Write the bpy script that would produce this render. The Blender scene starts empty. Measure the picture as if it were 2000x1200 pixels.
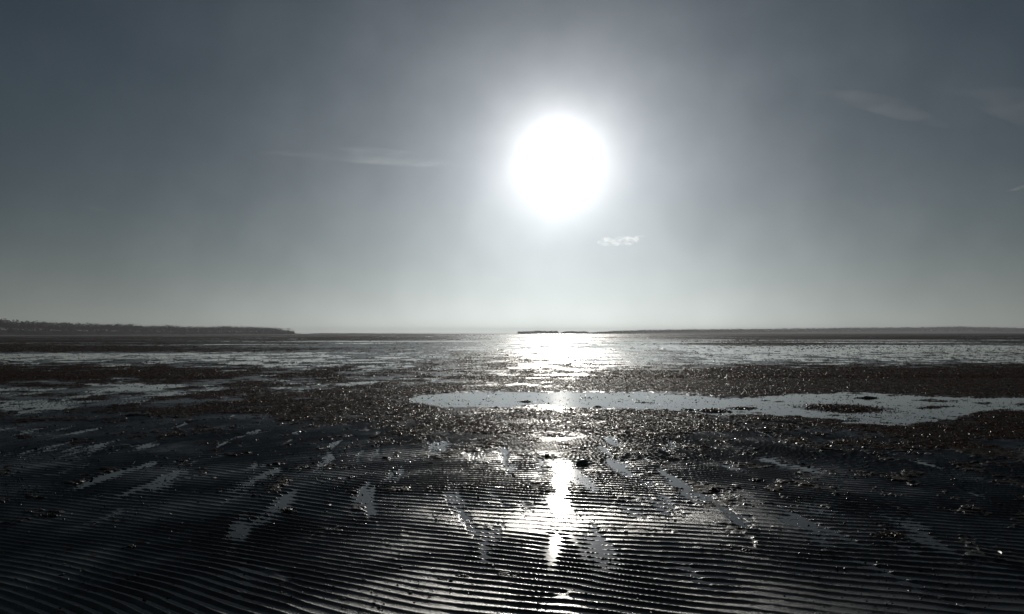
import bpy, math, random
import numpy as np
from mathutils import Vector, Matrix, Euler

# ------------------------------------------------------------------ camera
W0, H0 = 2000.0, 1200.0
F = 1664.0                       # focal length in photograph pixels
PITCH = math.radians(1.79)
ROLL = math.radians(-0.10)
EYE = 1.5
scene = bpy.context.scene
cam_data = bpy.data.cameras.new("camera")
cam = bpy.data.objects.new("camera", cam_data)
scene.collection.objects.link(cam)
cam_data.sensor_width = 36.0
cam_data.lens = 36.0 * F / W0
cam_data.clip_start = 0.05
cam_data.clip_end = 120000.0
cam.location = (0, 0, EYE)
CAMROT = Matrix.Rotation(math.radians(90) + PITCH, 3, 'X') @ Matrix.Rotation(ROLL, 3, 'Z')
cam.rotation_euler = CAMROT.to_euler()
scene.camera = cam

def ray(px, py):
    return (CAMROT @ Vector(((px - W0 / 2) / F, (H0 / 2 - py) / F, -1.0))).normalized()

def P(px, py, Y):                # the point seen at a pixel, Y metres ahead
    r = ray(px, py)
    return Vector((0, 0, EYE)) + r * (Y / r.y)

def G(px, py):                   # the point of the flat seen at a pixel
    r = ray(px, py)
    return Vector((0, 0, EYE)) + r * (EYE / -r.z)

# ------------------------------------------------------------------ light
SUN = ray(1092, 318)
SUN_EL = math.asin(SUN.z)
SUN_AZ = math.atan2(SUN.x, SUN.y)
sun_data = bpy.data.lights.new("sun", 'SUN')
sun_data.energy = 5.0
sun_data.angle = math.radians(0.53)
sun_data.color = (1.0, 0.95, 0.86)
sun = bpy.data.objects.new("sun", sun_data)
scene.collection.objects.link(sun)
sun.rotation_euler = (-SUN).to_track_quat('-Z', 'Y').to_euler()
sun.location = (0, 0, 50)

scene.view_settings.view_transform = 'Standard'
scene.view_settings.look = 'None'
scene.view_settings.exposure = -2.35
scene.view_settings.gamma = 1.0
scene.view_settings.use_curve_mapping = False

world = bpy.data.worlds.new("World")
scene.world = world
world.use_nodes = True
nt = world.node_tree
for n in list(nt.nodes):
    nt.nodes.remove(n)

def NN(nt, typ, **kw):
    n = nt.nodes.new(typ)
    for k, v in kw.items():
        setattr(n, k, v)
    return n

def mth(nt, op, a, b=None, c=None, clamp=False):
    n = nt.nodes.new('ShaderNodeMath')
    n.operation = op
    n.use_clamp = clamp
    for i, v in enumerate((a, b, c)):
        if v is None:
            continue
        if isinstance(v, (int, float)):
            n.inputs[i].default_value = v
        else:
            nt.links.new(v, n.inputs[i])
    return n.outputs[0]

def vscale(nt, col, fac):
    n = nt.nodes.new('ShaderNodeVectorMath')
    n.operation = 'SCALE'
    if isinstance(col, tuple):
        n.inputs[0].default_value = col
    else:
        nt.links.new(col, n.inputs[0])
    if isinstance(fac, (int, float)):
        n.inputs['Scale'].default_value = fac
    else:
        nt.links.new(fac, n.inputs['Scale'])
    return n.outputs[0]

def vadd(nt, a, b):
    n = nt.nodes.new('ShaderNodeVectorMath')
    n.operation = 'ADD'
    nt.links.new(a, n.inputs[0]); nt.links.new(b, n.inputs[1])
    return n.outputs[0]

sky = NN(nt, 'ShaderNodeTexSky', sky_type='NISHITA')
sky.sun_disc = False
sky.sun_elevation = SUN_EL
sky.sun_rotation = SUN_AZ
sky.altitude = 0
sky.air_density = 1.0
sky.dust_density = 0.4
sky.ozone_density = 1.0
hsv = NN(nt, 'ShaderNodeHueSaturation')
hsv.inputs['Saturation'].default_value = 0.42
nt.links.new(sky.outputs[0], hsv.inputs['Color'])
wb = NN(nt, 'ShaderNodeVectorMath', operation='MULTIPLY')      # camera white balance
nt.links.new(hsv.outputs[0], wb.inputs[0])
wb.inputs[1].default_value = (0.68, 0.93, 1.13)
base = vscale(nt, wb.outputs[0], 0.05)
tc = NN(nt, 'ShaderNodeTexCoord')
dot = NN(nt, 'ShaderNodeVectorMath', operation='DOT_PRODUCT')
nrm = NN(nt, 'ShaderNodeVectorMath', operation='NORMALIZE')
nt.links.new(tc.outputs['Generated'], nrm.inputs[0])
nt.links.new(nrm.outputs[0], dot.inputs[0])
dot.inputs[1].default_value = SUN
ang = mth(nt, 'MULTIPLY', mth(nt, 'ARCCOSINE', mth(nt, 'MINIMUM', dot.outputs['Value'], 0.9999999)), 57.29578)
# noise that frays the edge of the painted sun glow
vn = NN(nt, 'ShaderNodeTexNoise')
vn.inputs['Scale'].default_value = 15.0
vn.inputs['Detail'].default_value = 3.0
nt.links.new(nrm.outputs[0], vn.inputs['Vector'])
ang = mth(nt, 'MULTIPLY', ang, mth(nt, 'ADD', 0.84, mth(nt, 'MULTIPLY', vn.outputs['Fac'], 0.34)))
# glow round the sun, painted into the sky colour and fading with angle
def lobe(k, w, p=1.0):
    t = mth(nt, 'DIVIDE', ang, w)
    if p != 1.0:
        t = mth(nt, 'POWER', t, p)
    return mth(nt, 'MULTIPLY', mth(nt, 'EXPONENT', mth(nt, 'MULTIPLY', t, -1.0)), k)
sx = NN(nt, 'ShaderNodeSeparateXYZ')
nt.links.new(nrm.outputs[0], sx.inputs[0])
elev = mth(nt, 'MAXIMUM', sx.outputs['Z'], 0.0)
low = mth(nt, 'EXPONENT', mth(nt, 'MULTIPLY', elev, -14.0))
hi = mth(nt, 'EXPONENT', mth(nt, 'MULTIPLY', mth(nt, 'SUBTRACT', elev, 0.15), -2.8))
tot = vadd(nt, base, vscale(nt, (0.91, 0.97, 1.10), mth(nt, 'MULTIPLY', lobe(2.35, 9.4), hi)))
tot = vadd(nt, tot, vscale(nt, (1.0, 0.985, 0.97), mth(nt, 'ADD', lobe(15.0, 1.6), lobe(1.8, 5.0))))
hz = mth(nt, 'MULTIPLY', low, mth(nt, 'ADD', 0.62, lobe(2.5, 15.0, 1.6)))
tot = vadd(nt, tot, vscale(nt, (1.06, 1.05, 0.90), hz))
bg = NN(nt, 'ShaderNodeBackground')
bg.inputs['Strength'].default_value = 1.0
nt.links.new(tot, bg.inputs['Color'])
wout = NN(nt, 'ShaderNodeOutputWorld')
nt.links.new(bg.outputs[0], wout.inputs['Surface'])
world.cycles.sampling_method = 'MANUAL'
world.cycles.sample_map_resolution = 1024

# ------------------------------------------------------------------ helpers
def link(o, parent=None, **props):
    scene.collection.objects.link(o)
    if parent:
        o.parent = parent
    for k, v in props.items():
        o[k] = v
    return o

def mesh_np(name, verts, faces, mat, parent=None, smooth=True, **props):
    """verts (n,3), faces (m,k) all with k corners -> one mesh object"""
    verts = np.asarray(verts, dtype=np.float32)
    faces = np.asarray(faces, dtype=np.int32)
    me = bpy.data.meshes.new(name)
    me.vertices.add(len(verts))
    me.vertices.foreach_set('co', verts.ravel())
    k = faces.shape[1]
    me.loops.add(faces.size)
    me.loops.foreach_set('vertex_index', faces.ravel())
    me.polygons.add(len(faces))
    me.polygons.foreach_set('loop_start', np.arange(len(faces), dtype=np.int32) * k)
    me.polygons.foreach_set('loop_total', np.full(len(faces), k, dtype=np.int32))
    me.update(calc_edges=True)
    me.validate()
    me.polygons.foreach_set('use_smooth', np.full(len(me.polygons), smooth))
    me.materials.append(mat)
    o = bpy.data.objects.new(name, me)
    return link(o, parent, **props)

def hash2(ix, iy, seed):
    h = (ix.astype(np.uint32) * np.uint32(374761393) + iy.astype(np.uint32) * np.uint32(668265263)
         + np.uint32((seed * 2246822519) & 0xffffffff))
    h = (h ^ (h >> np.uint32(13))) * np.uint32(1274126177)
    h = h ^ (h >> np.uint32(16))
    return h

def noise(x, y, seed=0):
    """gradient noise, about -1..1"""
    x = np.asarray(x, dtype=np.float64); y = np.asarray(y, dtype=np.float64)
    xf = np.floor(x); yf = np.floor(y)
    ix = xf.astype(np.int64); iy = yf.astype(np.int64)
    fx = (x - xf).astype(np.float32); fy = (y - yf).astype(np.float32)
    u = fx * fx * fx * (fx * (fx * 6 - 15) + 10)
    v = fy * fy * fy * (fy * (fy * 6 - 15) + 10)
    def g(dx, dy):
        a = hash2(ix + dx, iy + dy, seed).astype(np.float32) * np.float32(2 * math.pi / 4294967296.0)
        return np.cos(a) * (fx - dx) + np.sin(a) * (fy - dy)
    a = g(0, 0); b = g(1, 0); c = g(0, 1); d = g(1, 1)
    return ((a + (b - a) * u) * (1 - v) + (c + (d - c) * u) * v) * 1.5

def fbm(x, y, seed, octv, gain=0.5):
    s = 0; a = 1.0; t = 0
    for i in range(octv):
        s = s + a * noise(x * 2 ** i + 17.3 * i, y * 2 ** i - 9.1 * i, seed + i)
        t += a; a *= gain
    return s / t

def sstep(a, b, x):
    t = np.clip((x - a) / (b - a), 0, 1)
    return t * t * (3 - 2 * t)

# ------------------------------------------------------------------ the relief of the tidal flat
# a survey of the flat: how low it lies (1 = under water, 0 = dry) and how much weed covers it
def rowdist(py):
    return EYE / math.tan(math.atan((py - 600.0) / F) - PITCH)
ROWS = [660, 670, 683, 692, 705, 716, 730, 745, 758, 770, 782, 797, 815, 835, 870, 920, 980, 1050, 1120, 1210]
COLS = [0, 250, 500, 750, 1000, 1250, 1500, 1750, 2000]
WET = [
 [.12,.12,.20,.30,.50,.35,.15,.12,.12],
 [.42,.40,.42,.45,.55,.60,.50,.52,.45],
 [.15,.15,.25,.40,.45,.55,.66,.66,.60],
 [.66,.60,.54,.42,.35,.44,.60,.62,.62],
 [.48,.42,.54,.48,.30,.44,.52,.54,.56],
 [.24,.38,.50,.48,.25,.42,.32,.32,.36],
 [.10,.12,.25,.30,.32,.22,.10,.15,.10],
 [.28,.33,.36,.52,.28,.15,.05,.10,.02],
 [.34,.50,.42,.38,.25,.15,.00,.05,-.1],
 [.40,.44,.38,.34,.35,.30,.20,.35,.30],
 [.44,.34,.26,.26,.40,.35,.40,.40,.30],
 [.45,.30,.30,.25,.25,.25,.35,.35,.15],
 [.42,.35,.30,.30,.22,.20,.30,.30,.10],
 [.45,.40,.35,.35,.30,.30,.35,.25,.05],
 [.48,.48,.42,.45,.48,.44,.45,.30,.20],
 [.44,.44,.46,.48,.54,.50,.50,.46,.38],
 [.34,.42,.46,.46,.54,.54,.50,.42,.38],
 [.08,.25,.38,.40,.40,.46,.46,.38,.34],
 [-.1,.12,.26,.30,.32,.40,.42,.34,.32],
 [-.3,-.1,.20,.25,.26,.30,.36,.30,.30]]
WEED = [
 [.82,.80,.76,.68,.45,.55,.80,.85,.85],
 [.62,.62,.58,.52,.36,.42,.55,.55,.60],
 [.80,.80,.70,.55,.40,.42,.45,.45,.45],
 [.20,.20,.20,.35,.50,.30,.20,.20,.20],
 [.30,.30,.30,.35,.60,.35,.25,.25,.25],
 [.50,.50,.40,.40,.60,.50,.60,.60,.60],
 [.75,.70,.55,.45,.60,.75,.95,.90,.95],
 [.45,.45,.45,.40,.65,.85,1.0,.95,1.0],
 [.35,.30,.45,.55,.70,.85,1.0,.95,1.0],
 [.35,.40,.55,.70,.55,.60,.80,.60,.80],
 [.30,.40,.50,.60,.30,.40,.50,.40,.60],
 [.30,.45,.55,.60,.55,.55,.55,.50,.80],
 [.30,.40,.45,.55,.75,.75,.75,.60,.90],
 [.20,.30,.30,.45,.65,.65,.60,.70,.90],
 [.15,.20,.20,.30,.45,.50,.40,.60,.65],
 [.12,.15,.12,.20,.22,.28,.25,.25,.35],
 [.10,.10,.08,.10,.14,.16,.14,.14,.15],
 [.10,.06,.05,.05,.05,.08,.08,.10,.08],
 [.06,.05,.04,.04,.06,.05,.05,.04,.05],
 [.04,.02,.02,.02,.02,.03,.03,.03,.03]]
RD = np.array([math.log(rowdist(r)) for r in ROWS])[::-1]
for _r in range(4, 15):
    for _c in range(4):
        WEED[_r][_c] += .12
WETA = np.array(WET)[::-1]; WEEDA = np.array(WEED)[::-1]
CT = np.array([(c - 1000.0) / F for c in COLS])

def survey(tab, x, y):
    d = np.log(np.clip(y, 3.0, 1e5))
    t = x / np.maximum(y, 0.5)
    r = np.interp(d, RD, np.arange(len(RD)))
    c = np.interp(t, CT, np.arange(len(CT)))
    i = np.clip(r.astype(int), 0, len(RD) - 2); j = np.clip(c.astype(int), 0, len(CT) - 2)
    fr = r - i; fc = c - j
    fr = fr * fr * (3 - 2 * fr); fc = fc * fc * (3 - 2 * fc)
    return ((tab[i, j] * (1 - fc) + tab[i, j + 1] * fc) * (1 - fr)
            + (tab[i + 1, j] * (1 - fc) + tab[i + 1, j + 1] * fc) * fr)

# outline of the long pool, as bearing -> near and far bank
def bank(pts):
    g = [G(px, py) for px, py in pts]
    return np.array([p.x / p.y for p in g]), np.array([p.y for p in g])
FAR_B = bank([(800, 781), (830, 768), (960, 764), (1100, 765), (1250, 764), (1330, 771), (1420, 776), (1500, 774), (1560, 770), (1650, 765), (1760, 767), (1850, 775), (1930, 779), (2000, 776), (2100, 772)])
NEAR_B = bank([(800, 783), (840, 793), (960, 796), (1100, 795), (1180, 800), (1290, 802), (1400, 812), (1500, 810), (1560, 818), (1640, 826), (1740, 833), (1820, 828), (1890, 815), (1930, 803), (2000, 806), (2100, 800)])

def pool(x, y):
    t = x / np.maximum(y, 0.5)
    f = np.interp(t, *FAR_B); n = np.interp(t, *NEAR_B)
    w = 0.60 * noise(x * 0.9, y * 0.9, 71) + 0.50 * noise(x * 2.0, y * 1.8, 72) + 0.32 * noise(x * 5, y * 5, 73)
    e = np.minimum(f - y, (y - n) * 1.3) + 1.1 * w
    e = np.where((t < FAR_B[0][0]) | (t > 0.72), -1, e)
    return sstep(-0.15, 0.45, e)

def relief(x, y):
    """height above the water level, and weed cover 0..1"""
    x = np.asarray(x, dtype=np.float64); y = np.asarray(y, dtype=np.float64)
    r = np.hypot(x, y)
    wet = survey(WETA, x, y) + 0.26 * np.exp(-((x / np.maximum(y, 1) - 0.041 - .0044 * (y - 5)) / 0.013) ** 2) * sstep(4.2, 5.6, y) * (1 - sstep(10, 13, y)); weed = survey(WEEDA, x, y)  # wetter strip added along the sun path to carry its streak
    near = 1 - sstep(13, 24, r)
    far = sstep(40, 120, r)
    mid = (1 - near) * (1 - far)
    # channels that drain away from the viewer close by, broad lenses further out
    xr = x + y * 0.09
    wx = 0.7 * noise(x * .35, y * .25, 5)
    ch = fbm(xr * 2.6 + wx, y * 0.40, 11, 5, 0.60)
    ml = fbm(x * 0.34, y * 0.34 + x * .03, 21, 6, 0.72)
    fl = fbm(x * 0.020, y * 0.030, 31, 6, 0.70)
    m = near * ch * 1.25 + mid * ml * 2.1 + far * fl * 1.35
    lvl = (0.52 + 0.10 * near - wet) * 1.5 + m                       # >0 dry
    # weed mats
    wn = fbm(x * 0.60, y * 0.50, 41, 6, 0.72)
    wn = wn * (1 - .5 * far) + 1.1 * far * fbm(x * 0.016 + 7, y * 0.035, 45, 6, 0.68)
    wv = (weed - 0.52) * 1.6 + wn * 1.15
    wm = sstep(0.0, 0.22, wv)
    sm = fbm(x * 1.9 + 3, y * 1.5, 46, 5, 0.66) + 0.12 * np.clip(x / np.maximum(y, 1), -.3, .6)
    wm = np.maximum(wm, 0.9 * sstep(.20, .34, sm) * sstep(4.6, 9, r))
    pl = pool(x, y)
    wm = wm * (1 - pl)
    # ripples
    a1 = 0.41 + 0.10 * noise(x * .12, y * .12, 51)
    warp = 0.30 * noise(x * .30, y * .22, 52) + 0.062 * noise(x * 1.2, y * 0.8, 53) + 0.005 * noise(x * 6, y * 4, 58) - 0.085 * np.clip(-x - .4, 0, 4) ** 2 * np.exp(-((y - 4) / 3.5) ** 2)
    k = 2 * math.pi / 0.124
    stretch = 1 - 0.22 * np.exp(-((x + 3.2) ** 2 / 4.0 + (y - 4.0) ** 2 / 4.0))
    u1 = (x * math.sin(0.40) + y * math.cos(0.40)) + warp 
    u2 = (x * math.sin(0.33) + y * math.cos(0.33)) * 0.965 + warp * 1.05
    b = sstep(-0.30, 0.30, noise(x * .8 + 3, y * .6, 54))
    u1 = u1 * stretch; u2 = u2 * stretch
    zr = (1 - b) * np.cos(k * u1) + b * np.cos(k * u2)
    zi = (1 - b) * np.sin(k * u1) + b * np.sin(k * u2)
    mag = np.sqrt(zr * zr + zi * zi) + 1e-6
    ph = np.arctan2(zi, zr)
    lean = ph + 0.45 * np.sin(ph)
    rm = np.minimum(mag * 6.0, 1)
    rp = (2 - 2 * (np.sin(lean * 0.5) ** 2 + 0.018) ** 0.575) * rm - 1
    big = np.exp(-((x + 3.4) ** 2 / 3.0 + (y - 4.2) ** 2 / 3.0))
    amp = 0.0067 * (1.0 + 0.5 * noise(x * .8, y * .8, 55) + 0.25 * noise(x * 3, y * 2.2, 59)) * (1 - sstep(19, 30, r)) * (1 + 0.9 * big)
    amp = amp * (1 - 0.55 * wm) * (0.55 + 0.45 * sstep(-0.6, -0.05, lvl))
    # fine sand lumps
    fine = 0.0010 * noise(x * 7 + y * 3, y * 7 - x * 3, 56) + 0.0002 * noise((x + .6 * y) * 19, (y - .6 * x) * 19, 57) + 0.0002 * noise((x - .4 * y) * 33, (y + .4 * x) * 33, 60)
    mat = wm * (0.010 + 0.010 * noise(x * 3.1, y * 3.1, 61) + 0.007 * noise(x * 8, y * 8, 62))
    hs = np.clip(lvl, -1.5, 1.5)
    bed = -0.0060 + 0.0135 * sstep(-.34, .12, lvl + 0.10 * noise(x * 4, y * 3, 63)) + 0.003 * hs
    lump = fbm(x * 4.5, y * 4.5, 64, 3, 0.6)
    h = near * bed + (1 - near) * hs * (0.016 + 0.05 * far)
    h = h + (1 - far) * (0.15 + 0.85 * (1 - near)) * 0.011 * np.maximum(lump - 0.12, 0)
    h = h + amp * rp + fine * (1 - 0.5 * far) + mat * (1 - 0.0 * far) - 0.001
    isl = fbm(x * 0.9, y * 1.4, 65, 5, 0.65) + 0.5 * np.clip(x / np.maximum(y, 1) - .25, -.4, .25)
    h = h * (1 - pl) + pl * (-0.022 + 0.06 * np.maximum(isl - 0.02, 0))
    wm = np.maximum(wm, pl * (isl > 0.36))
    return h, wm

# ------------------------------------------------------------------ materials
def new_mat(name):
    m = bpy.data.materials.new(name)
    m.use_nodes = True
    nt = m.node_tree
    for n in list(nt.nodes):
        nt.nodes.remove(n)
    out = nt.nodes.new('ShaderNodeOutputMaterial')
    return m, nt, out

def ramp(nt, fac, stops):
    r = nt.nodes.new('ShaderNodeValToRGB')
    e = r.color_ramp.elements
    while len(e) < len(stops):
        e.new(0.5)
    for el, (p, c) in zip(e, stops):
        el.position = p
        el.color = c if len(c) == 4 else (*c, 1)
    nt.links.new(fac, r.inputs[0])
    return r.outputs[0]

def objnoise(nt, scale, detail=4, rough=0.55, space='Object', dist=0.0):
    t = nt.nodes.new('ShaderNodeTexCoord')
    n = nt.nodes.new('ShaderNodeTexNoise')
    n.inputs['Scale'].default_value = scale
    n.inputs['Detail'].default_value = detail
    n.inputs['Roughness'].default_value = rough
    n.inputs['Distortion'].default_value = dist
    nt.links.new(t.outputs[space], n.inputs['Vector'])
    return n.outputs['Fac']

def principled(nt, out):
    p = nt.nodes.new('ShaderNodeBsdfPrincipled')
    nt.links.new(p.outputs[0], out.inputs['Surface'])
    return p

# wet sand
sand, nt, out = new_mat("wet_sand")
p = principled(nt, out)
att = nt.nodes.new('ShaderNodeAttribute'); att.attribute_name = 'weed'
c1 = ramp(nt, objnoise(nt, 0.9, 6), [(0.3, (0.020, 0.017, 0.015)), (0.7, (0.040, 0.034, 0.028))])
c2 = ramp(nt, objnoise(nt, 5.0, 6), [(0.3, (0.012, 0.006, 0.004)), (0.55, (0.030, 0.014, 0.008)), (0.75, (0.045, 0.024, 0.010))])
mix = nt.nodes.new('ShaderNodeMix'); mix.data_type = 'RGBA'
nt.links.new(att.outputs['Fac'], mix.inputs[0])
nt.links.new(c1, mix.inputs[6]); nt.links.new(c2, mix.inputs[7])
nt.links.new(mix.outputs[2], p.inputs['Base Color'])
p.inputs['IOR'].default_value = 1.33
rg = mth(nt, 'ADD', mth(nt, 'MULTIPLY', objnoise(nt, 14, 3), 0.30), 0.19)
rg = mth(nt, 'ADD', rg, mth(nt, 'MULTIPLY', att.outputs['Fac'], 0.35))
nt.links.new(mth(nt, 'SUBTRACT', 0.5, mth(nt, 'MULTIPLY', att.outputs['Fac'], 0.35)), p.inputs['Specular IOR Level'])
nt.links.new(rg, p.inputs['Roughness'])
b1 = nt.nodes.new('ShaderNodeBump'); b1.inputs['Distance'].default_value = 0.004
b1.inputs['Strength'].default_value = 0.9
nt.links.new(objnoise(nt, 110, 3, 0.6), b1.inputs['Height'])
p.inputs['Coat Roughness'].default_value = 0.10
p.inputs['Coat IOR'].default_value = 1.33
nt.links.new(mth(nt, 'SUBTRACT', 0.14, mth(nt, 'MULTIPLY', att.outputs['Fac'], 0.13)), p.inputs['Coat Weight'])
b3 = nt.nodes.new('ShaderNodeBump'); b3.inputs['Distance'].default_value = 0.003
b3.inputs['Strength'].default_value = 0.8
nt.links.new(objnoise(nt, 45, 3, 0.6), b3.inputs['Height'])
nt.links.new(b3.outputs[0], p.inputs['Coat Normal'])
b2 = nt.nodes.new('ShaderNodeBump'); b2.inputs['Distance'].default_value = 0.005
b2.inputs['Strength'].default_value = 0.45
nt.links.new(objnoise(nt, 38, 5, 0.7), b2.inputs['Height'])
nt.links.new(b1.outputs[0], b2.inputs['Normal'])
nt.links.new(b2.outputs[0], p.inputs['Normal'])

# the thin sheet of water over it
water, nt, out = new_mat("still_water")
p = principled(nt, out)
p.inputs['Base Color'].default_value = (0.012, 0.012, 0.012, 1)
p.inputs['IOR'].default_value = 1.17
p.inputs['Roughness'].default_value = 0.07
b1 = nt.nodes.new('ShaderNodeBump'); b1.inputs['Distance'].default_value = 0.0012
b1.inputs['Strength'].default_value = 0.5
nt.links.new(objnoise(nt, 9, 3, 0.5), b1.inputs['Height'])
nt.links.new(b1.outputs[0], p.inputs['Normal'])

def weed_mat(name, ca, cb, scale):
    m, nt, out = new_mat(name)
    p = nt.nodes.new('ShaderNodeBsdfPrincipled')
    col = ramp(nt, objnoise(nt, scale, 3), [(0.3, ca), (0.7, cb)])
    nt.links.new(col, p.inputs['Base Color'])
    p.inputs['Roughness'].default_value = 0.36
    p.inputs['IOR'].default_value = 1.42
    tr = nt.nodes.new('ShaderNodeBsdfTranslucent')
    nt.links.new(vscale(nt, col, 2.2), tr.inputs['Color'])
    ms = nt.nodes.new('ShaderNodeMixShader')
    ms.inputs[0].default_value = 0.25
    nt.links.new(p.outputs[0], ms.inputs[1]); nt.links.new(tr.outputs[0], ms.inputs[2])
    nt.links.new(ms.outputs[0], out.inputs['Surface'])
    return m
weedm = weed_mat("brown_weed", (0.030, 0.011, 0.005), (0.125, 0.050, 0.015), 2.5)
weedd = weed_mat("dark_weed", (0.010, 0.007, 0.005), (0.030, 0.018, 0.010), 30)

shellm, nt, out = new_mat("wet_shell")
p = principled(nt, out)
nt.links.new(ramp(nt, objnoise(nt, 3, 2), [(0.35, (0.02, 0.017, 0.015)), (0.7, (0.09, 0.08, 0.065))]), p.inputs['Base Color'])
p.inputs['Roughness'].default_value = 0.17

def leafm(name, ca, cb, scale):
    m, nt, out = new_mat(name)
    p = principled(nt, out)
    nt.links.new(ramp(nt, objnoise(nt, scale, 4), [(0.3, ca), (0.7, cb)]), p.inputs['Base Color'])
    p.inputs['Roughness'].default_value = 0.75
    return m
wood_leaf = leafm("woodland_leaf", (0.010, 0.014, 0.007), (0.022, 0.028, 0.014), 0.08)
pine_leaf = leafm("pine_needles", (0.010, 0.014, 0.007), (0.022, 0.028, 0.014), 0.3)
bark = leafm("bark", (0.05, 0.038, 0.028), (0.10, 0.075, 0.055), 1.0)
earth = leafm("heath_ground", (0.035, 0.036, 0.022), (0.07, 0.062, 0.042), 0.05)
beachm = leafm("pale_beach_sand", (0.12, 0.11, 0.10), (0.18, 0.165, 0.145), 0.02)

# ------------------------------------------------------------------ the flat
def flat_mesh():
    fine = np.arange(-34.5, 34.5, 0.036)
    side = np.concatenate([np.arange(34.5, 50, 0.12), np.arange(50, 90, 1.0), np.arange(90, 180.01, 3.0)])
    az = np.radians(np.concatenate([-side[::-1], fine, side]))
    az = np.unique(np.round(az, 7))
    ds = [0.25]
    while ds[-1] < 4700:
        d = ds[-1]
        if d < 3.4: s = 0.09
        elif d < 9: s = 0.0098
        elif d < 13: s = 0.0135
        elif d < 20: s = 0.0165 + (d - 13) * 0.003
        else: s = max(0.0375, d * d / (EYE * 852 * 3.4))
        if d > 400: s = min(s, d * 0.10)
        ds.append(d + s)
    ds = np.array(ds)
    A, D = np.meshgrid(az, ds)
    X = D * np.sin(A); Y = D * np.cos(A)
    h = np.empty_like(X); w = np.empty_like(X)
    for i in range(0, len(ds), 60):
        h[i:i + 60], w[i:i + 60] = relief(X[i:i + 60], Y[i:i + 60])
    n, m = X.shape
    verts = np.stack([X, Y, h], -1).reshape(-1, 3)
    idx = np.arange(n * m).reshape(n, m)
    f = np.stack([idx[:-1, :-1], idx[:-1, 1:], idx[1:, 1:], idx[1:, :-1]], -1).reshape(-1, 4)[:, ::-1]
    me = bpy.data.meshes.new('tidal_flat')
    me.vertices.add(len(verts)); me.vertices.foreach_set('co', verts.astype(np.float32).ravel())
    me.loops.add(f.size); me.loops.foreach_set('vertex_index', f.astype(np.int32).ravel())
    me.polygons.add(len(f))
    me.polygons.foreach_set('loop_start', np.arange(len(f), dtype=np.int32) * 4)
    me.polygons.foreach_set('loop_total', np.full(len(f), 4, dtype=np.int32))
    me.update(calc_edges=True)
    me.polygons.foreach_set('use_smooth', np.ones(len(f), dtype=bool))
    a = me.attributes.new('weed', 'FLOAT', 'POINT')
    a.data.foreach_set('value', w.astype(np.float32).ravel())
    me.materials.append(sand)
    print('flat', n, m, len(f))
    return link(bpy.data.objects.new('tidal_flat', me), kind='structure')
flat_mesh()

wa = np.linspace(0, 2 * math.pi, 97)[:-1]
wv = [(0, 0, 0)] + [(4800 * math.sin(a), 4800 * math.cos(a), 0) for a in wa]
wf = [(0, 1 + (i + 1) % 96, 1 + i) for i in range(96)]
mesh_np('shallow_water', wv, wf, water, smooth=False, kind='structure')

# ------------------------------------------------------------------ weed
rng = np.random.default_rng(7)

def strands(x, y, z, length, width, lift, rng, nseg=3):
    """curved ribbons lying on the ground; returns verts, quads"""
    n = len(x)
    th = rng.uniform(0, 2 * math.pi, n); cur = rng.normal(0, 0.7, n)
    t = np.linspace(0, 1, nseg + 1)
    px = np.zeros((n, nseg + 1)); py = np.zeros_like(px); pz = np.zeros_like(px)
    hx = np.zeros_like(px); hy = np.zeros_like(px)
    cx = x.copy(); cy = y.copy(); a = th.copy()
    for i in range(nseg + 1):
        px[:, i] = cx; py[:, i] = cy
        hx[:, i] = np.cos(a); hy[:, i] = np.sin(a)
        pz[:, i] = z + lift * (np.sin(math.pi * t[i]) * rng.uniform(0.2, 1.0, n) + 0.15) + rng.normal(0, 0.08, n) * lift
        cx = cx + np.cos(a) * length / nseg; cy = cy + np.sin(a) * length / nseg
        a = a + cur * 0.8
    wd = width[:, None] * (0.45 + np.sin(math.pi * (0.15 + 0.75 * t)))[None, :] * 0.5
    tilt = rng.normal(0, 0.40, n)[:, None] * wd
    L = np.stack([px - hy * wd, py + hx * wd, pz + tilt], -1)
    R = np.stack([px + hy * wd, py - hx * wd, pz - tilt], -1)
    v = np.stack([L, R], 2).reshape(n, -1, 3)
    base = np.arange(n)[:, None] * (2 * (nseg + 1))
    fs = []
    for i in range(nseg):
        fs.append(np.stack([base[:, 0] + 2 * i, base[:, 0] + 2 * i + 1, base[:, 0] + 2 * i + 3, base[:, 0] + 2 * i + 2], -1))
    return v.reshape(-1, 3), np.concatenate(fs)

def scatter(n, d0, d1, spread=0.66, pw=1.0):
    u = rng.uniform(0, 1, n)
    k = 2 - pw
    d = (d0 ** k + u * (d1 ** k - d0 ** k)) ** (1 / k) if abs(k) > 1e-6 else d0 * (d1 / d0) ** u
    t = rng.uniform(-spread, spread, n)
    return d * t, d

V = []; FA = []; off = 0
for (n, d0, d1, pw, ln, wd, lf) in ((70000, 3.6, 14, 0.6, .045, .004, .005), (380000, 11, 30, .8, .05, .006, .010), (520000, 28, 75, 1.0, .07, .011, .014), (260000, 70, 420, 1.4, .18, .03, .028)):
    x, y = scatter(n, d0, d1, pw=pw)
    h, w = relief(x, y)
    keep = rng.uniform(0, 1, n) < (w ** 1.3) * 0.9 + (0.012 if d0 < 20 else 0.0)
    x = x[keep]; y = y[keep]; h = np.maximum(h[keep], 0.0)
    m = len(x)
    v, f = strands(x, y, h, ln * rng.uniform(.5, 1.6, m), wd * rng.uniform(.5, 1.6, m), lf * rng.uniform(.3, 1.5, m), rng)
    V.append(v); FA.append(f + off); off += len(v)
mesh_np('seaweed', np.concatenate(V), np.concatenate(FA), weedm, kind='stuff',
        label='reddish brown seaweed strewn in mats over the wet tidal flat')

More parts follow.
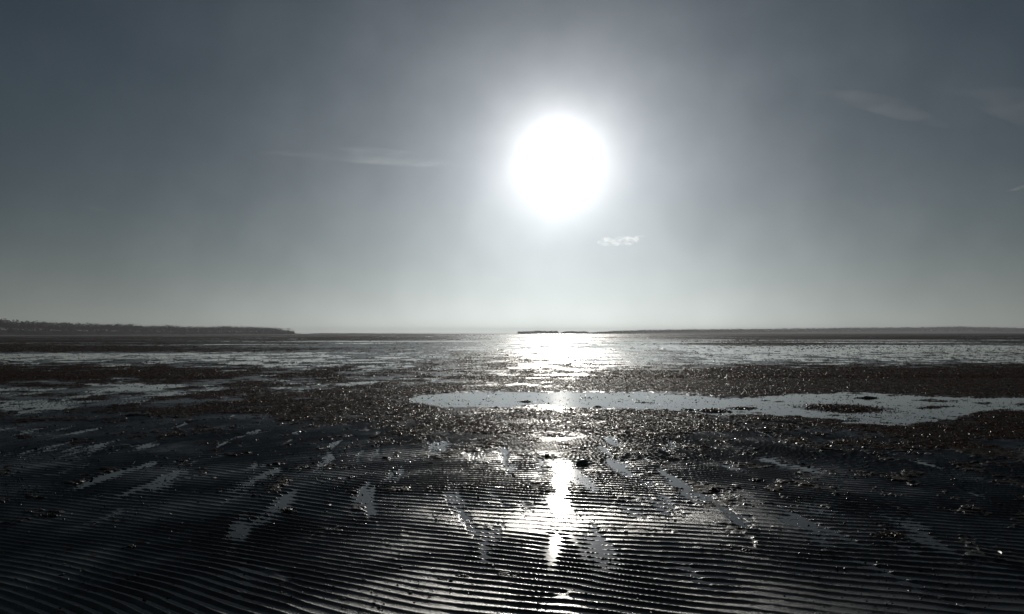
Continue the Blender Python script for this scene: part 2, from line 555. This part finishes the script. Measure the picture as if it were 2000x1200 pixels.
# ------------------------------------------------------------------ shell bits and worm casts
def ico():
    import bmesh
    bm = bmesh.new(); bmesh.ops.create_icosphere(bm, subdivisions=2, radius=1.0)
    v = np.array([q.co[:] for q in bm.verts]); f = np.array([[q.index for q in p.verts] for p in bm.faces])
    bm.free(); return v, f
IV, IF = ico()
def blobs(x, y, z, s, rng, flat=(.35, .8), tilt=.25, bump=.11):
    n = len(x)
    sc = np.stack([s * rng.uniform(.7, 1.5, n), s * rng.uniform(.7, 1.5, n), s * rng.uniform(flat[0], flat[1], n)], -1)
    a = rng.uniform(0, 6.28, n); c = np.cos(a); sn = np.sin(a)
    v = IV[None] * sc[:, None, :] * (1 + bump * rng.normal(0, 1, (n, len(IV)))[:, :, None])
    vx = v[..., 0] * c[:, None] - v[..., 1] * sn[:, None]; vy = v[..., 0] * sn[:, None] + v[..., 1] * c[:, None]
    tz = rng.normal(0, tilt, n)[:, None]; ty = rng.normal(0, tilt, n)[:, None]
    v = np.stack([vx + x[:, None], vy + y[:, None], v[..., 2] + vx * tz + vy * ty + z[:, None]], -1)
    f = IF[None] + (np.arange(n) * len(IV))[:, None, None]
    return v.reshape(-1, 3), f.reshape(-1, 3)

V = []; FA = []; off = 0
for (n, d0, d1, pw, s) in ((24000, 3.6, 9, 0.5, .0032), (48000, 8, 18, .7, .0050), (20000, 16, 45, 1.0, .0065)):
    x, y = scatter(n, d0, d1, pw=pw)
    h, w = relief(x, y)
    cl = noise(x * .7, y * .7, 81) + 0.6 * noise(x * 2.1, y * 2.1, 82)
    keep = rng.uniform(-.35, .9, n) < cl * 1.2 + w * .05
    x = x[keep]; y = y[keep]; h = np.maximum(h[keep], 0.0); m = len(x)
    v, f = blobs(x, y, h + s * .25, s * np.exp(rng.normal(0, .5, m)), rng, (.10, .40), .28, .03)
    V.append(v); FA.append(f + off); off += len(v)
mesh_np('shell_debris', np.concatenate(V), np.concatenate(FA), shellm, kind='stuff',
        label='small wet shell bits and worm casts glinting on the rippled sand')

x, y = scatter(9000, 4.2, 26, pw=.7)
h, w = relief(x, y)
keep = rng.uniform(-.3, .8, len(x)) < 0.7 * noise(x * .6, y * .6, 83) + 0.8 * noise(x * 2.6, y * 2.6, 84)
x = x[keep]; y = y[keep]; h = np.maximum(h[keep], 0.0); m = len(x)
v, f = blobs(x, y, h + .002, (.0035 + .00022 * y) * np.exp(rng.normal(0, .4, m)), rng, (.5, 1.0), .2, .14)
mesh_np('weed_scraps', v, f, weedd, kind='stuff', label='small dark scraps of weed and worm casts dotted over the sand')

# ------------------------------------------------------------------ single clumps of weed and stones
def clump(px, py, wpx, label, kind='weed', name='seaweed_clump', cat='seaweed', group='seaweed clumps lying on the flat', hgt=0.32, deep=0.8, n=60, m=None):
    g = G(px, py); d = g.y
    r = 0.5 * wpx / F * d
    rg = np.random.default_rng(int(px * 7 + py))
    hh, _ = relief(np.array([g.x]), np.array([g.y])); z0 = max(float(hh[0]), 0.0) - 0.002
    if kind == 'weed':
        k = int(np.clip(14 * (r / .12) ** 1.3, 14, 160)); n = int(n * np.clip(r / .10, 1, 5))
        t = rg.normal(0, .42, (k, 2)).clip(-.95, .95)
        bs = min(r * hgt, .028) * rg.uniform(.4, 1.1, k)
        v, f = blobs(t[:, 0] * r, t[:, 1] * r * deep, bs * .3, bs, rg, (.4, .9))
        cv, cf = blobs(np.zeros(1), np.zeros(1), np.zeros(1), np.ones(1), rg, (1, 1.01), 0, .10)
        cv = cv * np.array([r * .62, r * .62 * min(deep, 1.0), min(r * .14, .012)])      # matted core that holds the strands
        v = np.concatenate([v, cv]); f = np.concatenate([f, cf + len(v) - len(cv)])
        q = rg.normal(0, .45, (n, 2)).clip(-1.1, 1.1)
        zz = min(r * hgt, .035) * np.exp(-(q ** 2).sum(1) * 2.0) * rg.uniform(.2, 1.2, n)
        L = min(r * .5, .07)
        v2, f2 = strands(q[:, 0] * r, q[:, 1] * r * deep, zz, L * rg.uniform(.5, 1.4, n), L * .11 * rg.uniform(.6, 1.6, n), L * .22 * np.ones(n), rg)
        f2 = np.concatenate([f2[:, [0, 1, 2]], f2[:, [0, 2, 3]]])
        v = np.concatenate([v, v2]); f = np.concatenate([f, f2 + len(v) - len(v2)])
    else:
        v, f = blobs(np.zeros(1), np.zeros(1), np.array([r * .25]), np.array([r * .85]), rg, (.45, .6), .08, .035)
    o = mesh_np(name, v, f, m or weedd, label=label, category=cat, group=group)
    o.location = (g.x, g.y, z0)
    return o

clump(1137, 909, 26, 'dark rounded stone in the water right beside the bright sun path', 'stone', 'stone', 'stone', 'stones on the tidal flat', m=shellm)
clump(1068, 893, 14, 'small dark stone on the left edge of the bright sun path', 'stone', 'stone', 'stone', 'stones on the tidal flat', m=shellm)
clump(252, 1072, 30, 'black weed lump at the end of a narrow water channel among ripples on the left', n=70)
clump(1478, 941, 30, 'dark weed lump right of the sun path, on the edge of a water channel')
clump(1459, 1076, 22, 'black weed lump on bare ripples right of the sun path, below the other clumps')
clump(1558, 982, 16, 'small dark weed tuft right of the long thin weed line')
clump(1394, 961, 34, 'long thin dark weed line arching along the top of a water patch', deep=.35)
clump(1179, 1092, 18, 'small weed tuft just right of the lower end of the sun path')
clump(986, 1126, 44, 'loose tangle of weed sticks in a flooded trough left of the sun path', hgt=.2, n=90)
clump(902, 1128, 22, 'small spiky weed tuft on ripples, left of the loose tangle')
clump(986, 965, 16, 'small dark weed knot on glinting ripples left of the sun path')
clump(1734, 1047, 56, 'reddish brown weed patch lying on ripples at the right', hgt=.14, n=120, m=weedm)
clump(1042, 1000, 12, 'tiny dark weed knot touching the left side of the sun path')
clump(1228, 986, 14, 'tiny dark weed knot in the flooded strip right of the sun path')
clump(95, 1010, 40, 'spread weed scrap at the left edge above the big ripples', hgt=.16, n=60)
clump(560, 1000, 36, 'flat weed scrap with white glints on ripples left of centre', hgt=.14, n=60)
clump(262, 813, 44, 'dark weed mound standing out of thin water on the far left', hgt=.25)
clump(420, 882, 36, 'low orange brown weed patch in ripples on the left', hgt=.16, m=weedm)
G2 = 'weed islets in the long pool'
clump(1650, 798, 150, 'largest weed islet in the long pool, flat and drawn out sideways', deep=1.2, hgt=.07, n=420, group=G2, m=weedm)
clump(1392, 803, 58, 'narrow weed islet near the lower bank of the long pool', deep=1.0, hgt=.12, n=150, group=G2, m=weedm)
clump(1450, 798, 50, 'thin weed islet in the long pool between the narrow and largest islets', deep=.8, hgt=.09, n=120, group=G2, m=weedm)
clump(1028, 785, 22, 'small dark weed islet in the pool left of the sun glitter', deep=.8, hgt=.2, n=60, group=G2)
clump(1168, 795, 20, 'small dark weed islet in the pool right of the sun glitter', deep=.8, hgt=.2, n=60, group=G2)
clump(1695, 778, 34, 'dark weed heap against the upper bank of the long pool', deep=.8, hgt=.25, n=80, group=G2)
clump(1345, 801, 26, 'faint scrap of weed left of the narrow islet in the long pool', deep=.8, hgt=.12, n=60, group=G2)
clump(1124, 706, 12, 'tiny black clump far out in the brightest glare', hgt=.3, n=30)
clump(1113, 712, 18, 'dark flat clump just below the tiny one in the brightest glare', hgt=.2, n=30)

# ------------------------------------------------------------------ far shores
def leaf_cloud(cx, cy, cz, rx, rz, n, s, rg):
    """n leaf-clump triangles spread through flattened blobs; arrays of blobs (k,)"""
    k = len(cx)
    d = rg.normal(0, 1, (k, n, 3)); d /= np.linalg.norm(d, axis=2, keepdims=True)
    rr = rg.uniform(.45, 1.0, (k, n, 1)) ** .6
    lump = 1 + .25 * np.sin(d[..., :1] * 5 + rg.uniform(0, 6, (k, 1, 1))) * np.cos(d[..., 1:2] * 4 + rg.uniform(0, 6, (k, 1, 1)))
    c = d * rr * lump
    c = c * np.stack([rx, rx, rz], -1)[:, None, :] + np.stack([cx, cy, cz], -1)[:, None, :]
    c = c.reshape(-1, 1, 3)
    ss = np.repeat(s, n)[:, None, None] if hasattr(s, '__len__') else s
    tri = rg.normal(0, 1, (len(c), 3, 3)) * ss
    v = (c + tri).reshape(-1, 3)
    return v, np.arange(len(v)).reshape(-1, 3)

def ridge(name, prof, depth, ht, mat, **props):
    """prof: list of (x, y) along the shore; a low mound whose height is ht(i)"""
    pts = np.array(prof); n = len(pts)
    cs = [(-.0, -0.3), (0.06, .25), (0.2, .7), (0.45, 1.0), (0.8, .9), (1.0, -0.3)]
    v = []
    for i, (x, y) in enumerate(pts):
        r = np.hypot(x, y)
        for (a, b) in cs:
            q = 1 + a * depth / r
            bb = b * ht[i] if b > 0 else b
            v.append((x * q, y * q, bb * (1 + .12 * math.sin(i * 1.7 + a * 9))))
    m = len(cs); f = []
    for i in range(n - 1):
        for j in range(m - 1):
            f.append((i * m + j, (i + 1) * m + j, (i + 1) * m + j + 1, i * m + j + 1))
    return mesh_np(name, v, f, mat, **props)

def px_t(px):
    return (px - 1000.0) / F
HZ = 652.0
def hz_at(px):
    return 652.0 + (px - 1000) * 0.0017
def line(xs, dist):
    return [(px_t(x) * d, d) for x, d in zip(xs, dist)]

# left headland: recedes from 900 m to 1800 m
LX = np.array([-700, -300, 0, 20, 60, 120, 200, 250, 280, 330, 360, 440, 500, 530, 545, 560, 572, 582])
LY = np.array([612, 620, 625, 627, 629, 631.5, 633.5, 634.5, 637, 636.5, 639, 638.5, 639.5, 640.5, 642.5, 645, 646, 648])
def ldist(px): return np.interp(px, [-700, 0, 300, 582], [700, 950, 1350, 1800])
xs = np.linspace(-700, 590, 90); ds = ldist(xs)
top = (hz_at(xs) - np.interp(xs, LX, LY)) / F * ds + EYE
ridge('headland', line(xs, ds), 160, np.maximum(top * .48, .8), earth, kind='structure')
rg = np.random.default_rng(3)
def wood(name, x0, x1, dist, LX, LY, rows, step, tree_h, n, s, label, gap=None):
    C = []
    for r in range(rows):
        px = x0
        while px < x1:
            d = float(dist(px)) + r * tree_h * 1.5
            t = (hz_at(px) - float(np.interp(px, LX, LY))) / F * float(dist(px)) * 1.32 + EYE
            th = tree_h * rg.uniform(.75, 1.12)
            rx = tree_h * rg.uniform(.3, .52)
            ztop = t * rg.uniform(.9, 1.03) * (0.62 + 0.38 * (r + 1) / rows)
            rz = min(th * .5, ztop * .5)
            C.append((px_t(px) * d, d, max(ztop - rz, rz * .5), rx, rz))
            px += step / F * 0 + rx * 1.05 / d * F
    C = np.array(C)
    v, f = leaf_cloud(C[:, 0], C[:, 1], C[:, 2], C[:, 3], C[:, 4], n, s, rg)
    print(name, len(C), len(f))
    return mesh_np(name, v, f, wood_leaf, smooth=False, kind='stuff', label=label)
wood('headland_woodland', -700, 574, ldist, LX, LY, 4, 6, 9.0, 110, .62, 'dark dense woodland covering the low headland on the left')

# sand spit in front of and beyond the headland
xs = np.linspace(-500, 1040, 80)
sd = np.interp(xs, [-500, 0, 300, 580, 1040], [620, 860, 1200, 1600, 2500])
sh = np.interp(xs, [-500, 0, 560, 640, 1000, 1040], [.2, .5, 1.2, 3.4, 1.2, .1])
ridge('sand_spit', line(xs, sd), 90, sh, beachm, kind='structure')

# right shore
RX = np.array([1150, 1165, 1200, 1250, 1300, 1350, 1500, 1650, 1800, 1850, 1880, 1910, 2000, 2400, 2900])
RY = np.array([651, 649.8, 648.0, 647.0, 646.6, 646.2, 645.8, 644.6, 644.2, 643.8, 643.4, 644.2, 646.0, 644, 640])
def rdist(px): return np.interp(px, [1150, 1400, 2000, 2900], [3900, 3600, 3000, 2600])
xs = np.linspace(1150, 2900, 90); ds = rdist(xs)
top = (hz_at(xs) - np.interp(xs, RX, RY)) / F * ds + EYE
ridge('far_shore', line(xs, ds), 400, np.maximum(top * .6, .4), earth, kind='structure')
wood('shore_woodland', 1152, 2850, rdist, RX, RY, 3, 5, 11.0, 60, 1.1, 'long low hazy belt of woodland along the far shore on the right')
# islets under the sun
IX = np.array([1008, 1012, 1030, 1050, 1070, 1088, 1091]); IY = np.array([651, 648.7, 648.5, 647.6, 648.2, 648.0, 651])
xs = np.linspace(1008, 1091, 14); ridge('wooded_islet', line(xs, [3300] * 14), 120, np.full(14, 2.0), earth, kind='structure')
wood('islet_woodland', 1012, 1090, lambda p: 3300.0, IX, IY, 3, 5, 7.0, 60, .8, 'dark clipped looking strip of trees on the small islet below the sun')
JX = np.array([1092, 1105, 1115, 1130, 1142, 1150, 1156]); JY = np.array([651, 649, 648.4, 649.2, 648.6, 650.2, 651])
xs = np.linspace(1092, 1156, 12); ridge('low_islet', line(xs, [3500] * 12), 120, np.full(12, 1.5), earth, kind='structure')
wood('low_islet_woodland', 1096, 1150, lambda p: 3500.0, JX, JY, 3, 5, 6.0, 60, .8, 'paler humped strip of trees on the islet right below the sun')

# single trees that stand out of the skylines
def tree(name, px, pybase, pytop, d, spread, label, kind, group=None, flat=.35, lean=0.0):
    b = P(px, pybase, d); t = P(px, pytop, d)
    H = t.z - b.z
    root = bpy.data.objects.new(name, None); root.location = b
    link(root, label=label, category=kind)
    if group: root['group'] = group
    rg = np.random.default_rng(int(px))
    sp = spread / F * d * .5
    # trunk with limbs
    V = []; Fc = []
    def limb(p0, p1, r0, r1, k=6):
        p0 = Vector(p0); p1 = Vector(p1); ax = (p1 - p0).normalized()
        u = ax.orthogonal().normalized(); w = ax.cross(u); o = len(V)
        for p, r in ((p0, r0), ((p0 + p1) / 2 + u * r0 * .3, (r0 + r1) / 2), (p1, r1)):
            for i in range(k):
                a = 2 * math.pi * i / k
                V.append(tuple(p + (u * math.cos(a) + w * math.sin(a)) * r))
        for s_ in range(2):
            for i in range(k):
                j = (i + 1) % k
                Fc.append((o + s_ * k + i, o + s_ * k + j, o + s_ * k + k + j, o + s_ * k + k + i))
    hc = H * (1 - flat)
    limb((0, 0, -1), (lean * .5, 0, hc * .75), H * .035, H * .022)
    for i in range(6):
        a = i * 1.05 + rg.uniform(0, .5)
        limb((lean * .5, 0, hc * .7), (lean + math.cos(a) * sp * .65, math.sin(a) * sp * .65, hc + H * flat * .3), H * .018, H * .007)
    mesh_np('trunk', V, Fc, bark, root)
    k = 11
    ang = rg.uniform(0, 6.28, k); rr = np.sqrt(rg.uniform(0, 1, k)) * .72
    cx = lean + np.cos(ang) * rr * sp; cy = np.sin(ang) * rr * sp
    cz = hc + H * flat * (.55 - .35 * rr ** 2) + rg.normal(0, .03, k) * H
    v, f = leaf_cloud(cx, cy, cz, np.full(k, sp * .38), np.full(k, H * flat * .42), 70, H * .022, rg)
    mesh_np('crown', v, f, pine_leaf, root, smooth=False)
    return root
tree('umbrella_pine', 258, 640, 631.8, 1420, 20, 'flat topped pine rising above the middle of the headland woodland', 'tree', flat=.45)
tree('umbrella_pine', 88, 640, 629.0, 1090, 16, 'rounded tree just above the skyline near the left end of the headland', 'tree', flat=.5)
tree('umbrella_pine', 121, 640, 629.6, 1120, 14, 'small ragged tree on the headland skyline between two taller ones', 'tree', flat=.5)
tree('leaning_pine', 547, 648, 641.2, 1760, 22, 'flat leaning pine with sky under its crown at the headland tip', 'tree', 'windblown pines at the headland tip', flat=.25, lean=2)
tree('leaning_pine', 561, 648.5, 641.8, 1770, 16, 'outermost flat pine over the low point of the headland', 'tree', 'windblown pines at the headland tip', flat=.22, lean=3)
for i, (px, py, s, lb) in enumerate([(1797, 641.8, 5, 'leftmost lone tree poking above the far shore skyline'),
        (1806, 642.2, 4, 'slim lone tree second from the left above the far shore skyline'),
        (1848, 642.2, 9, 'broad tree bump left of the tallest trees on the far shore'),
        (1871, 641.2, 5, 'tallest narrow tree on the far shore skyline'),
        (1880, 641.4, 12, 'widest tree crown on the far shore skyline, beside the tallest tree'),
        (1904, 642.2, 4, 'slim tree just right of the widest crown on the far shore'),
        (1915, 641.6, 4, 'thin upright tree standing alone right of the crowns on the far shore'),
        (1922, 642.6, 7, 'rounded last tree bump at the right of the far shore skyline')]):
    tree('shore_tree', px, 651, py, 3080, s * 1.5, lb, 'tree', 'trees above the far shore skyline', flat=.55)

# ------------------------------------------------------------------ clouds (thin vapour, real volumes)
def vapour(name, pts, halfpx, thick, dist, dens, nscale, thr, label, cat='cloud', squash=1.0):
    """a long soft body of vapour through the given pixels at a distance"""
    C = [P(px, py, dist) for px, py in pts]
    mid = sum(C, Vector()) / len(C)
    V = []; Fc = []; k = 12; n = len(C)
    # resample
    Q = []; R = []
    for i in range(n - 1):
        for t in (0, .25, .5, .75):
            Q.append(C[i].lerp(C[i + 1], t)); R.append(halfpx[i] * (1 - t) + halfpx[i + 1] * t)
    Q.append(C[-1]); R.append(halfpx[-1])
    for q, r in zip(Q, R):
        rm = max(r, .15) / F * dist
        for i in range(k):
            a = 2 * math.pi * i / k
            V.append((q.x - mid.x, q.y - mid.y + math.cos(a) * rm * thick, q.z - mid.z + math.sin(a) * rm))
    for s_ in range(len(Q) - 1):
        for i in range(k):
            j = (i + 1) % k
            Fc.append((s_ * k + i, s_ * k + j, s_ * k + k + j, s_ * k + k + i))
    m, nt, out = new_mat(name + '_vapour')
    t = nt.nodes.new('ShaderNodeTexCoord')
    mp = nt.nodes.new('ShaderNodeMapping')
    mp.inputs['Scale'].default_value = (nscale * squash, nscale * squash, nscale)
    nt.links.new(t.outputs['Object'], mp.inputs[0])
    nz = nt.nodes.new('ShaderNodeTexNoise'); nz.inputs['Scale'].default_value = 1.0; nz.inputs['Detail'].default_value = 5
    nz.inputs['Distortion'].default_value = .6
    nt.links.new(mp.outputs[0], nz.inputs['Vector'])
    dn = mth(nt, 'MULTIPLY', mth(nt, 'MAXIMUM', mth(nt, 'SUBTRACT', nz.outputs['Fac'], thr), 0.0), dens)
    vol = nt.nodes.new('ShaderNodeVolumePrincipled')
    vol.inputs['Color'].default_value = (1, 1, 1, 1)
    vol.inputs['Anisotropy'].default_value = .75
    nt.links.new(dn, vol.inputs['Density'])
    nt.links.new(vol.outputs[0], out.inputs['Volume'])
    me = bpy.data.meshes.new(name)
    kk = len(Q)
    Fc2 = [tuple(range(k))[::-1], tuple(range((kk - 1) * k, kk * k))]
    me.from_pydata(V, [], Fc + Fc2); me.validate(); me.materials.append(m)
    o = bpy.data.objects.new(name, me); link(o, label=label, category=cat); o.location = mid
    return o
vapour('small_cloud', [(1162, 474), (1180, 473), (1205, 471), (1235, 470), (1262, 462)], [1, 9, 10, 10, 2], 1.2, 9000, .016, .022, .47, 'small broken white cloud low under the sun', squash=.8)
vapour('cirrus_streak', [(500, 297), (620, 299), (720, 304), (820, 312), (900, 322)], [2, 12, 17, 15, 3], 1.5, 38000, .00045, .0009, .43, 'long faint cirrus streak left of the sun', squash=.18)
vapour('cirrus_streak', [(1530, 184), (1600, 187), (1680, 194), (1760, 214), (1860, 250)], [2, 14, 18, 20, 3], 1.5, 32000, .0004, .0010, .43, 'arched cirrus streak high on the right', squash=.18)
vapour('cirrus_streak', [(1790, 160), (1900, 180), (2010, 215), (2120, 260)], [2, 26, 34, 4], 1.5, 32000, .0003, .0010, .42, 'broad ragged cirrus veil at the upper right edge', squash=.2)
vapour('vapour_trail', [(1966, 374), (1985, 369), (2012, 360)], [1, 4, 3], 1.0, 26000, .0035, .004, .30, 'short bright vapour trail at the right edge', squash=.3)
vapour('cirrus_wisp', [(560, 505), (572, 505.5), (586, 505)], [.6, 1.6, .6], 1.0, 26000, .004, .006, .30, 'tiny pale wisp low in the left sky', squash=.3)
vapour('cirrus_wisp', [(945, 542), (968, 544), (988, 547)], [.8, 3, .8], 1.0, 26000, .003, .006, .33, 'tiny pale wisp low below the left side of the sun', squash=.3)
vapour('cirrus_wisp', [(540, 578), (580, 578), (620, 576)], [.8, 2, .8], 1.0, 26000, .002, .004, .33, 'thin flat wisp just above the horizon left of centre', squash=.3)
vapour('cirrus_wisp', [(140, 402), (180, 406), (240, 416)], [1, 4, 1], 1.0, 26000, .002, .004, .36, 'faint slanting wisp in the far left sky', squash=.3)

# ------------------------------------------------------------------ haze
hb = 5200.0; hzT = 32.0
hv = [(sx_ * hb, sy_ * hb, z) for z in (-1.2, hzT) for sx_, sy_ in ((-1, -1), (1, -1), (1, 1), (-1, 1))]
hf = [(0, 3, 2, 1), (4, 5, 6, 7), (0, 1, 5, 4), (1, 2, 6, 5), (2, 3, 7, 6), (3, 0, 4, 7)]
hm, nt, out = new_mat('haze_air')
vol = nt.nodes.new('ShaderNodeVolumePrincipled')
vol.inputs['Color'].default_value = (0.92, 0.95, 1.0, 1)
vol.inputs['Density'].default_value = 0.00015
vol.inputs['Anisotropy'].default_value = 0.35
nt.links.new(vol.outputs[0], out.inputs['Volume'])
mesh_np('haze', hv, hf, hm, smooth=False, kind='stuff', label='thin pale air between the viewer and the far shores')

scene.cycles.max_bounces = 6
scene.cycles.volume_bounces = 1
scene.cycles.use_denoising = True
scene.cycles.caustics_reflective = False
scene.cycles.caustics_refractive = False
